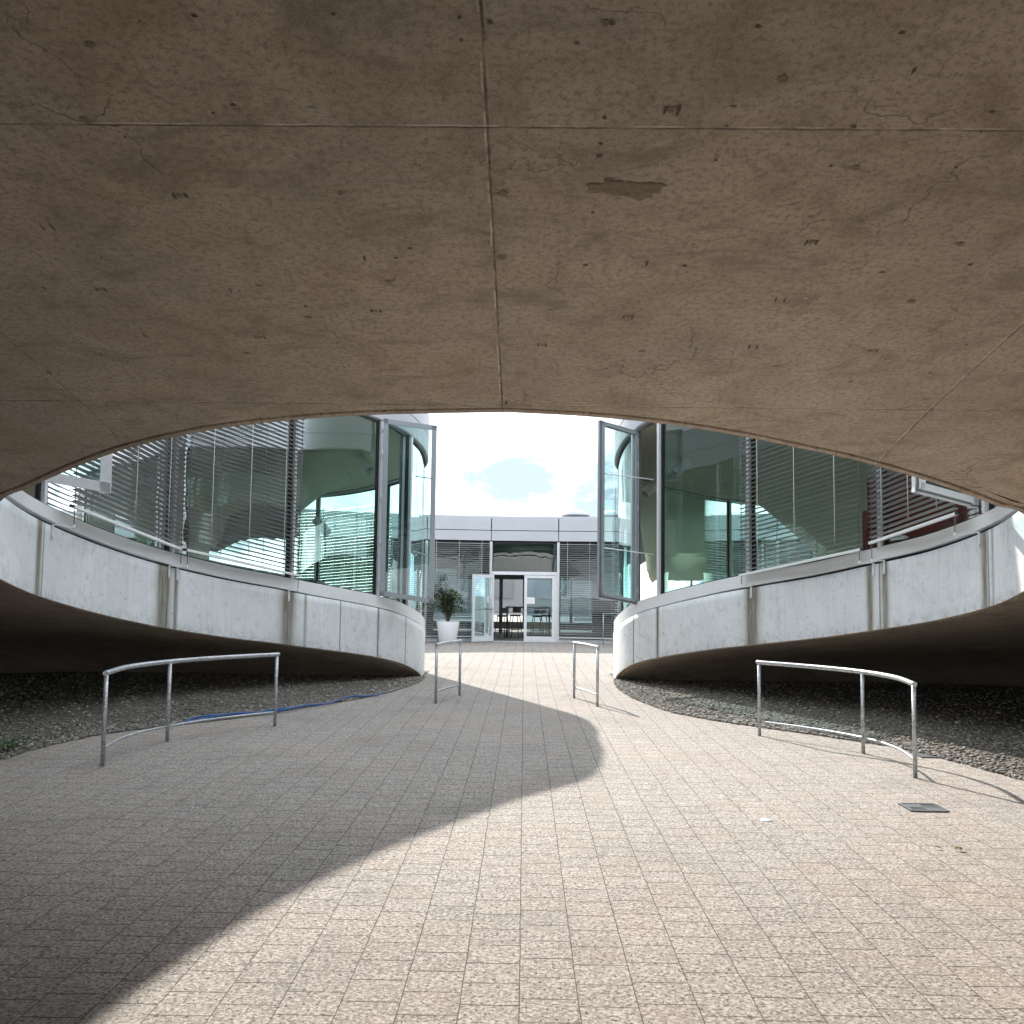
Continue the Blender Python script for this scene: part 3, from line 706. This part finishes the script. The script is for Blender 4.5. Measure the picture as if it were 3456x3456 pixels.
def leaf(mb, p, d, up, L, W, fold=.25):
    d = d.normalized(); s = d.cross(up).normalized(); u = s.cross(d)
    a = p; b = p + d * L; q = p + d * L * .45
    mb.add([a, q + s * W + u * fold * W, b, q - s * W + u * fold * W, q], [(0, 4, 1), (4, 2, 1), (0, 3, 4), (4, 3, 2)])
for x, y, ang, L in ((2.83, 6.60, .3, .07), (2.88, 6.57, 1.9, .055), (2.76, 6.63, 2.8, .05)):
    leaf(m, Vector((x, y, .012)), Vector((math.cos(ang), math.sin(ang), .15)), Vector((0, 0, 1)), L, L * .3, .5)
tag(m.build('fallen_leaf', M['dryleaf']), 'small yellow green fallen leaf sprig on the sunlit paving', 'leaf')
# weed in the gravel
t = thing('weed', 'low green weed growing in the gravel edge', 'weed', (-5.06, 9.72, .01)); m = MB()
for k in range(90):
    a = random.uniform(0, 6.28); r = random.uniform(0, .16); h = random.uniform(.02, .12)
    leaf(m, Vector((r * math.cos(a), r * math.sin(a), h)), Vector((math.cos(a + random.uniform(-1, 1)), math.sin(a + random.uniform(-1, 1)), random.uniform(-.1, .8))), Vector((0, 0, 1)), random.uniform(.03, .065), .016)
m.build('foliage', M['weed'], t); m = MB()
for k in range(7):
    a = k * .9; m.tube([(0, 0, 0), (.05 * math.cos(a), .05 * math.sin(a), .06), (.12 * math.cos(a), .12 * math.sin(a), .09)], .003, 5)
m.build('stem', M['weed'], t)
# hose
H = [(-3.05, 13.29), (-3.28, 12.93), (-3.52, 12.66), (-3.80, 12.42), (-3.97, 12.12), (-4.02, 11.86), (-3.95, 11.99), (-3.86, 12.27), (-3.65, 12.50), (-3.37, 12.76), (-3.17, 13.07), (-2.85, 13.61), (-2.74, 13.88), (-2.59, 14.51), (-2.48, 14.79), (-2.24, 15.04), (-2.16, 15.3)]
m = MB(); m.tube([(p.x, p.y, .045 + .012 * math.sin(k * .35)) for k, p in enumerate(catmull([(x - .03, y, 0) for x, y in H], .06))], .0135, 8)
tag(m.build('garden_hose', M['hose']), 'blue garden hose lying along the gravel edge', 'hose')

# ------------------------------------------------------------------ pavilion across the court
PV = thing('glass_pavilion', 'low white glazed pavilion with double door across the far side of the court', 'pavilion', (0, 31.6, 0))
F = [(-12.4, 24.4), (-9.7, 27.), (-7.6, 29.1), (-5.3, 30.55), (-3.14, 31.3), (-1.085, 31.6), (1.09, 31.6), (3.1, 31.35), (5.25, 30.6), (7.5, 29.1), (9.6, 27.), (12.3, 24.4)]
F = [Vector(p) for p in F]; ZT = 3.2
slat_n = 44
for k in range(len(F) - 1):
    a, b = F[k], F[k + 1]; d = (b - a).normalized(); L = (b - a).length; n = Vector((d.y, -d.x)); mid = k == 5
    P = lambda s, o, z: (a.x + d.x * s + n.x * o, a.y + d.y * s + n.y * o, z)
    # fascia: lower blind box, upper band, cap
    f = MB(); sd = (d.x, d.y, 0)
    for o, z0, z1 in ((.10, ZT + .03, ZT + .345), (.06, ZT + .37, ZT + .76)):
        f.hexa([P(.02, o, z0), P(L - .02, o, z0), P(L - .02, -.3, z0), P(.02, -.3, z0), P(.02, o, z1), P(L - .02, o, z1), P(L - .02, -.3, z1), P(.02, -.3, z1)])
    f.hexa([P(0, -.02, ZT + .76), P(L, -.02, ZT + .76), P(L, -.4, ZT + .76), P(0, -.4, ZT + .76), P(0, -.02, ZT + .83), P(L, -.02, ZT + .83), P(L, -.4, ZT + .83), P(0, -.4, ZT + .83)])
    f.build('roof_fascia', M['roofmetal'], PV)
    f = MB(); f.quad(P(0, -.05, ZT - .03), P(L, -.05, ZT - .03), P(L, -.05, ZT + .8), P(0, -.05, ZT + .8)); f.build('shadow_gap', M['gap'], PV)
    w = MB(); w.mi = 0; w.beam(P(0, 0, 0), P(0, 0, ZT), .085, .10, sd); w.mi = 1; w.beam(P(.06, -.02, .0), P(.06, -.02, ZT), .03, .05, sd); w.beam(P(L - .06, -.02, .0), P(L - .06, -.02, ZT), .03, .05, sd)
    w.beam(P(.05, -.02, ZT - .03), P(L - .05, -.02, ZT - .03), .05, .06, (n.x, n.y, 0))
    if not mid: w.mi = 0; w.beam(P(.05, .0, .05), P(L - .05, .0, .05), .08, .10, (n.x, n.y, 0))
    W = w.build('window', [M['alu'], M['gasket']], PV)
    z0 = 2.24 if mid else .10
    gl = MB(); gl.quad(P(.05, -.03, z0), P(L - .05, -.03, z0), P(L - .05, -.03, ZT - .04), P(.05, -.03, ZT - .04)); gl.build('pane', M['glass_far'], W)
    if not mid:
        sl = MB()
        for q in range(slat_n):
            z = .20 + q * .068; j = random.uniform(-.004, .004)
            sl.quad(P(.03, .10, z + .010 + j), P(L - .03, .10, z + .010 - j), P(L - .03, .165, z - .008 - j), P(.03, .165, z - .008 + j))
        B = sl.build('venetian_blind', M['slat'], PV)
        rb = MB(); rb.beam(P(.03, .13, .16), P(L - .03, .13, .16), .05, .03, (n.x, n.y, 0)); rb.build('bottom_rail', M['rail'], B)
        for t in (.15, .5, .85): c = MB(); c.tube([P(L * t, .17, .17), P(L * t, .17, ZT)], .005, 5); c.build('lift_cord', M['cord'], B)
# doors in the middle bay (x -1.085 .. 1.09)
y = 31.6
m = MB(); m.box(-1.04, 1.045, y - .06, y + .06, 2.14, 2.24); m.box(-1.04, -.985, y - .055, y + .055, 0, 2.14); m.box(.99, 1.045, y - .055, y + .055, 0, 2.14); m.box(-.985, .99, y - .05, y + .05, 0., .018); m.build('door_frame', M['alu'], PV)
def door(hx, hy, ang, W=.985, lab=None):
    d = Vector((math.cos(ang), math.sin(ang))); n = Vector((-d.y, d.x)); P = lambda s, z, o=0: (hx + d.x * s + n.x * o, hy + d.y * s + n.y * o, z)
    m = MB(); sd = (n.x, n.y, 0)
    m.beam(P(0.045, .02), P(.045, 2.13), .05, .09, sd); m.beam(P(W - .045, .02), P(W - .045, 2.13), .05, .09, sd)
    m.beam(P(.09, .10), P(W - .09, .10), .05, .16, sd); m.beam(P(.09, 2.085), P(W - .09, 2.085), .05, .09, sd)
    o = m.build('door', M['alu'], PV)
    if lab: o['label'] = lab
    g = MB(); g.quad(P(.09, .18), P(W - .09, .18), P(W - .09, 2.04), P(.09, 2.04)); g.build('pane', M['glass_far'], o)
    g = MB(); g.tube([P(.08, 1.03, .07), P(W - .08, 1.03, .07)], .014, 8); g.tube([P(W - .1, 1.03, -.06), P(W - .22, 1.03, -.06)], .011, 8); g.tube([P(W - .1, 1.03, .07), P(W - .1, 1.03, -.06)], .01, 8); g.build('handle', M['alu_dark'], o)
    return o
door(-.985, y - .05, R(180 + 50), lab='door leaf swung wide open'); door(.985, y - .02, R(180), lab='closed door leaf')
m = MB(); m.box(.06, .34, y - .062, y - .058, 1.22, 1.42); m.mi = 1
for k in range(4): m.box(.09, .31 - .05 * (k % 2), y - .0645, y - .063, 1.27 + k * .035, 1.276 + k * .035)
tag(m.build('paper_notice', [M['paper'], M['ink']]), 'white paper notice stuck on the closed pavilion door', 'notice')
# floor, ceiling, roof, rear wall of the pavilion
def poly(mb, z, flip=False):
    pts = [(p.x, p.y + .2, z) for p in F] + [(16, 24.4, z), (16, 42, z), (-16, 42, z), (-16, 24.4, z)]
    o = len(mb.v); mb.add(pts, [tuple(range(len(pts)))])
m = MB(); poly(m, .012); m.build('floor', M['carpet'], PV)
m = MB(); poly(m, ZT + .02); m.build('ceiling', M['ceil'], PV)
m = MB(); poly(m, ZT + .80); m.build('roof', M['roofmetal'], PV)
m = MB()
for x in np.arange(-16, 16.1, 2.): m.box(x - .06, x + .06, 41.9, 42.05, 0, ZT)
m.box(-16, 16, 41.86, 41.9, 2.5, ZT); m.box(-16, 16, 41.86, 41.9, .0, .3); m.box(-7, -3.5, 38, 38.15, 0, ZT); m.box(2.6, 6.5, 37.5, 37.65, 0, ZT); m.box(-2.6, 2.6, 37.6, 37.7, 2.05, ZT); m.box(-.95, -.82, 37.5, 37.65, 0, 2.05); m.box(1.2, 1.3, 37.5, 37.65, 0, 2.05); m.build('rear_wall', M['grey'], PV)
m = MB()
for q in range(40):
    z = .4 + q * .07
    for x0 in (-15.9, -9.9, -5.9, 2.1, 6.1): m.quad((x0, 41.7, z - .015), (x0 + 3.8, 41.7, z - .015), (x0 + 3.8, 41.74, z + .02), (x0, 41.74, z + .02))
m.build('venetian_blind', M['slat'], PV)
for x, yy in ((1.73, 33.6), (3.0, 33.7)):
    c = MB(); c.lathe((x, yy, ZT + .80), [(.46, 0), (.46, .20), (.50, .20), (.50, .24), (.44, .24)], 28); o = c.build('skylight', M['alu_dark'], PV)
    c = MB(); c.lathe((x, yy, ZT + 1.04), [(.45, 0), (.41, .08), (.30, .15), (.15, .19), (0.001, .20)], 28); c.build('dome', M['roofmetal'], o)
rebase(PV)
def low_rail(x0, x1, y, label, xs):
    t = thing('low_rail', label, 'low rail', (x0, y, 0), 'thin straight rails before the pavilion blinds')
    for z, r in ((.96, .016), (.17, .012)): m = MB(); m.tube([(0, 0, z), (x1 - x0, 0, z)], r, 8); m.build('top_rail' if z > .5 else 'lower_rail', M['galv'], t)
    for x in xs: m = MB(); m.tube([(x - x0, 0, 0), (x - x0, 0, .955)], .016, 8); m.build('post', M['galv'], t)
low_rail(-3.5, -2.62, 30.75, 'thin steel rail behind the white planter and left concrete nose', (-3.4, -2.66))
low_rail(2.42, 4.1, 30.6, 'thin steel rail by the right concrete nose below the blinds', (2.46, 3.9))

# planter and shrub
px, py = -2.33, 30.25
m = MB(); m.lathe((px, py, 0), [(.0, .0), (.255, .0), (.262, .01), (.355, .66), (.352, .67), (.335, .67), (.325, .62), (0.001, .62)], 40)
t = thing('plant_pot', 'tall tapered white plant pot in front of the pavilion blinds', 'plant pot', (px, py, 0)); m.build('pot', M['pot'], t); m = MB(); m.lathe((px, py, .622), [(.0, .012), (.324, .0)], 24); m.build('soil', M['soil'], t); rebase(t)
t = thing('potted_shrub', 'loose drooping green shrub growing in the white pot', 'shrub', (px, py, .62))
m = MB(); lf = MB(); rs = random.Random(5)
for k in range(30):
    a = rs.uniform(0, 6.28); r = rs.uniform(.2, .9); h = rs.uniform(.35, 1.05)
    if k < 4: a = (2.6, 2.9, .4, 3.4)[k]; r = (.35, .6, .45, .95)[k]; h = (1.42, 1.15, .95, .6)[k]
    tip = Vector((r * math.cos(a), r * math.sin(a) * .8, h * .82)); mid = Vector((tip.x * .45, tip.y * .45, h))
    pts = [Vector((.02 * math.cos(a), .02 * math.sin(a), -.02)), mid * .5 + Vector((0, 0, .08)), mid, tip]
    cc = catmull(pts, .05); m.tube(cc, [.009 - .006 * i / len(cc) for i in range(len(cc))], 5)
    for i, p in enumerate(cc):
        if i < len(cc) * .30: continue
        for q in range(rs.randint(4, 6)):
            dd = Vector((rs.uniform(-1, 1), rs.uniform(-1, 1), rs.uniform(-.7, .5)))
            leaf(lf, p + Vector((rs.uniform(-.07, .07), rs.uniform(-.07, .07), rs.uniform(-.06, .06))), dd, Vector((.1, .1, 1)), rs.uniform(.06, .11), rs.uniform(.018, .032), .3)
m.build('stem', M['bark'], t); lf.build('foliage', M['leaf'], t)

# ------------------------------------------------------------------ inside the rooms
def stool():
    t = thing('bar_stool', 'dark bar stool', 'bar stool'); m = MB()
    m.lathe((0, 0, .74), [(0.001, 0), (.17, 0), (.19, .02), (.18, .05), (0.001, .055)], 18); m.build('seat', M['dark'], t)
    m = MB(); rows = [[(.17 * math.sin(a), -.12 - .07 * math.cos(a), z) for a in np.linspace(-1.1, 1.1, 9)] for z in (.86, .95, 1.04)]; m.grid(rows); rows = [[(.15 * math.sin(a), -.10 - .07 * math.cos(a), z) for a in np.linspace(-1.1, 1.1, 9)] for z in (1.04, .95, .86)]; m.grid(rows); m.build('backrest', M['dark'], t)
    for sx, sy in ((-1, -1), (1, -1), (-1, 1), (1, 1)): m = MB(); m.tube([(sx * .12, sy * .12, .75), (sx * .21, sy * .21, 0)], .013, 8); m.build('leg', M['dark'], t)
    m = MB(); c = [(.18 * sx, .18 * sy, .28) for sx, sy in ((-1, -1), (1, -1), (1, 1), (-1, 1), (-1, -1))]
    for k in range(4): m.tube([c[k], c[k + 1]], .009, 6)
    m.build('footrest', M['dark'], t); return t
def dup(root, loc, rz, label):
    r = root.copy(); COL.objects.link(r); r.location = loc; r.rotation_euler = (0, 0, rz); r['label'] = label
    for ch in [o for o in bpy.data.objects if o.parent == root]:
        c = ch.copy(); COL.objects.link(c); c.parent = r
    return r
s0 = stool(); s0['group'] = 'bar stools inside the pavilion door'
spots = [((-.72, 33.1, .013), .5, 'dark bar stool just inside the open pavilion doorway'), ((-.30, 33.9, .013), 2.8, 'dark bar stool before the high table in the doorway gap'), ((.45, 33.2, .013), .2, 'dark bar stool behind the closed glass door, nearest its notice'), ((.78, 34.0, .013), -2.4, 'dark bar stool behind the closed glass door, beside its hinge')]
for k, (p, rz, lb) in enumerate(spots):
    if k == 0: s0.location = p; s0.rotation_euler = (0, 0, rz); s0['label'] = lb
    else: dup(s0, p, rz, lb)
t = thing('high_table', 'dark high table among the bar stools inside the pavilion', 'table', (.15, 34.6, .012)); m = MB(); m.box(-.8, .8, -.35, .35, 1.02, 1.06); m.build('tabletop', M['dark'], t)
for sx in (-1, 1):
    for sy in (-1, 1): m = MB(); m.box(sx * .74 - .025, sx * .74 + .025, sy * .3 - .025, sy * .3 + .025, 0, 1.02); m.build('leg', M['dark'], t)
# red sofa behind the right-hand blind
sy_ = 13.15; sz = zf(sy_) + .02
t = thing('red_sofa', 'dark red sofa with tall raked back behind the right blinds', 'sofa', (5.36, sy_ - .15, sz)); t.rotation_euler = (0, 0, .36); t.scale = (.85, .80, 1.22); m = MB()
def rbox(mb, x0, x1, y0, y1, z0, z1, r=.05):
    bm = bmesh.new(); bmesh.ops.create_cube(bm, size=1.)
    for v in bm.verts: v.co = Vector(((x0 + x1) / 2 + v.co.x * (x1 - x0), (y0 + y1) / 2 + v.co.y * (y1 - y0), (z0 + z1) / 2 + v.co.z * (z1 - z0)))
    bmesh.ops.bevel(bm, geom=bm.edges[:], offset=r, segments=3, profile=.6, affect='EDGES')
    bm.verts.index_update(); mb.add([v.co.copy() for v in bm.verts], [tuple(v.index for v in f.verts) for f in bm.faces], True); bm.free()
rbox(m, -.45, .45, -.95, .95, .14, .44); m.build('seat', M['red'], t); m = MB(); rbox(m, -.48, -.24, -.95, .95, .40, .98); m.build('backrest', M['red'], t)
for a in (-1, 1): m = MB(); rbox(m, -.45, .45, min(a * .95, a * 1.12), max(a * .95, a * 1.12), .14, .62); m.build('armrest', M['red'], t)
m = MB()
for sx in (-.36, .36):
    for q in (-.85, .85): m.tube([(sx, q, 0), (sx, q, .16)], .02, 8)
m.build('feet', M['dark'], t)
ay = 18.6; az = zf(ay) + .02
t = thing('armchair', 'dark lounge armchair behind the left corner glass', 'armchair', (-4.05, ay, az)); t.rotation_euler = (0, 0, .5); m = MB(); rbox(m, -.36, .36, -.36, .36, .16, .40); m.build('seat', M['dark'], t); m = MB(); rbox(m, -.36, .36, .24, .40, .38, .80); m.build('backrest', M['dark'], t)
for a in (-1, 1): m = MB(); rbox(m, min(a * .34, a * .44), max(a * .34, a * .44), -.34, .36, .16, .55, .03); m.build('armrest', M['dark'], t)
def lamp(x, y, drop, az, lab):
    zc = zf(y) + SILL + GH; t = thing('spotlight', lab, 'spotlight', (x, y, zc), 'white cylinder spotlights under the ceilings')
    m = MB(); m.tube([(0, 0, .02), (0, 0, -drop)], .016, 8); m.build('stem', M['col'], t)
    d = Vector((math.cos(az) * .72, math.sin(az) * .72, -.62)).normalized(); c = Vector((0, 0, -drop - .02)) - d * .12
    m = MB(); m.tube([c, c + d * .42], .095, 20, cap=False); m.tube([c, c + d * .004], .094, 20); m.tube([c + d * .30, c + d * .304], .093, 20); m.build('housing', M['white'], t)
lamp(-3.2, 19.0, .12, -.6, 'white cylinder spotlight high behind the left corner glass')
lamp(-4.3, 20.4, 1.0, -.5, 'white cylinder spotlight hung low behind the left glass')
lamp(3.05, 19.0, .12, 3.7, 'white cylinder spotlight high behind the right corner glass')
lamp(2.62, 19.9, .25, 3.6, 'white cylinder spotlight glimpsed through the right open casement')

# ------------------------------------------------------------------ beyond
t = thing('office_block', 'pale office block seen through the rear of the pavilion', 'building', (2, 72, 0))
m = MB(); m.box(-22, 22, 0, 12, 0, 6.0); m.build('wall', M['office'], t)
for k in range(2):
    for x in np.arange(-20, 20, 4.): m = MB(); m.box(x - 1.2, x + 1.2, -.06, .0, 1.0 + k * 2.8, 2.4 + k * 2.8); m.build('window', M['alu_dark'], t)

# ------------------------------------------------------------------ light, sky, camera
SUN_EL, = (R(35.5),); sx, sy2 = -.39, .9208
W = bpy.data.worlds.new('World'); S.world = W; W.use_nodes = True; nt = W.node_tree; nt.nodes.clear(); g = N(nt)
sky = g('TexSky'); sky.sky_type = 'NISHITA'; sky.sun_disc = False; sky.sun_elevation = SUN_EL; sky.sun_rotation = math.atan2(sx, sy2); sky.air_density = 1.; sky.dust_density = 1.2; sky.ozone_density = 1.
tc = g('TexCoord').outputs['Generated']
sp = g('SeparateXYZ', {0: tc}); zc = g.math('MAXIMUM', sp.outputs[2], .02)
pl = g('CombineXYZ', {0: sp.outputs[0], 1: sp.outputs[1], 2: g.math('MULTIPLY', sp.outputs[2], 2.1)}).outputs[0]
n1 = g.noise(g('Mapping', {'Vector': pl, 'Location': (1.397, .16, 3.476)}).outputs[0], 7.5, 9., .56, .35)

n2 = g.noise(g('Mapping', {'Vector': pl, 'Location': (4., 2., 1.)}).outputs[0], 11., 6., .6)
cl = g.ramp(n2, [(.22, 0.), (.36, 1.)])
cc = g.mix(g.ramp(n1, [(.38, 0.), (.68, 1.)]), (.205, .25, .292, 1), (.94, .975, 1.02, 1))
bg1 = g('Background', {0: sky.outputs[0], 1: .05}); bg2 = g('Background', {0: cc, 1: 1.25})
mx = g('MixShader', {0: cl, 1: bg1.outputs[0], 2: bg2.outputs[0]}); o = g('OutputWorld'); nt.links.new(mx.outputs[0], o.inputs[0])
L = bpy.data.lights.new('sun', 'SUN'); L.energy = 2.7; L.angle = R(.55); L.color = (1., .94, .86); lo = bpy.data.objects.new('sun', L); COL.objects.link(lo)
lo.rotation_euler = Vector((-sx * math.cos(SUN_EL), -sy2 * math.cos(SUN_EL), -math.sin(SUN_EL))).to_track_quat('-Z', 'Y').to_euler()

f, th, roll, yaw = 1850., math.atan(146 / 1850.), .013, math.atan(25 / 1850.)
r0 = Vector((math.cos(yaw), math.sin(yaw), 0)); u0 = Vector((math.sin(th) * math.sin(yaw), -math.sin(th) * math.cos(yaw), math.cos(th))); f0 = Vector((-math.cos(th) * math.sin(yaw), math.cos(th) * math.cos(yaw), math.sin(th)))
cx = r0 * math.cos(roll) + u0 * math.sin(roll); cy = -r0 * math.sin(roll) + u0 * math.cos(roll)
cam = bpy.data.cameras.new('camera'); co = bpy.data.objects.new('camera', cam); COL.objects.link(co)
cam.sensor_width = 36; cam.sensor_fit = 'HORIZONTAL'; cam.lens = f / 1932. * 36; cam.clip_start = .05; cam.clip_end = 600
co.matrix_world = Matrix(((cx.x, cy.x, -f0.x, 0), (cx.y, cy.y, -f0.y, 0), (cx.z, cy.z, -f0.z, 1.67), (0, 0, 0, 1)))
S.camera = co
vs = S.view_settings; S.display_settings.display_device = 'sRGB'; vs.view_transform = 'Standard'; vs.look = 'None'; vs.exposure = 1.65; vs.gamma = 1
S.render.engine = 'CYCLES'; cy_ = S.cycles
cy_.max_bounces = 12; cy_.diffuse_bounces = 4; cy_.glossy_bounces = 5; cy_.transparent_max_bounces = 16; cy_.use_adaptive_sampling = True; cy_.adaptive_threshold = .025; cy_.transmission_bounces = 4
cy_.caustics_reflective = False; cy_.caustics_refractive = False; cy_.use_denoising = True; cy_.sample_clamp_indirect = 6.
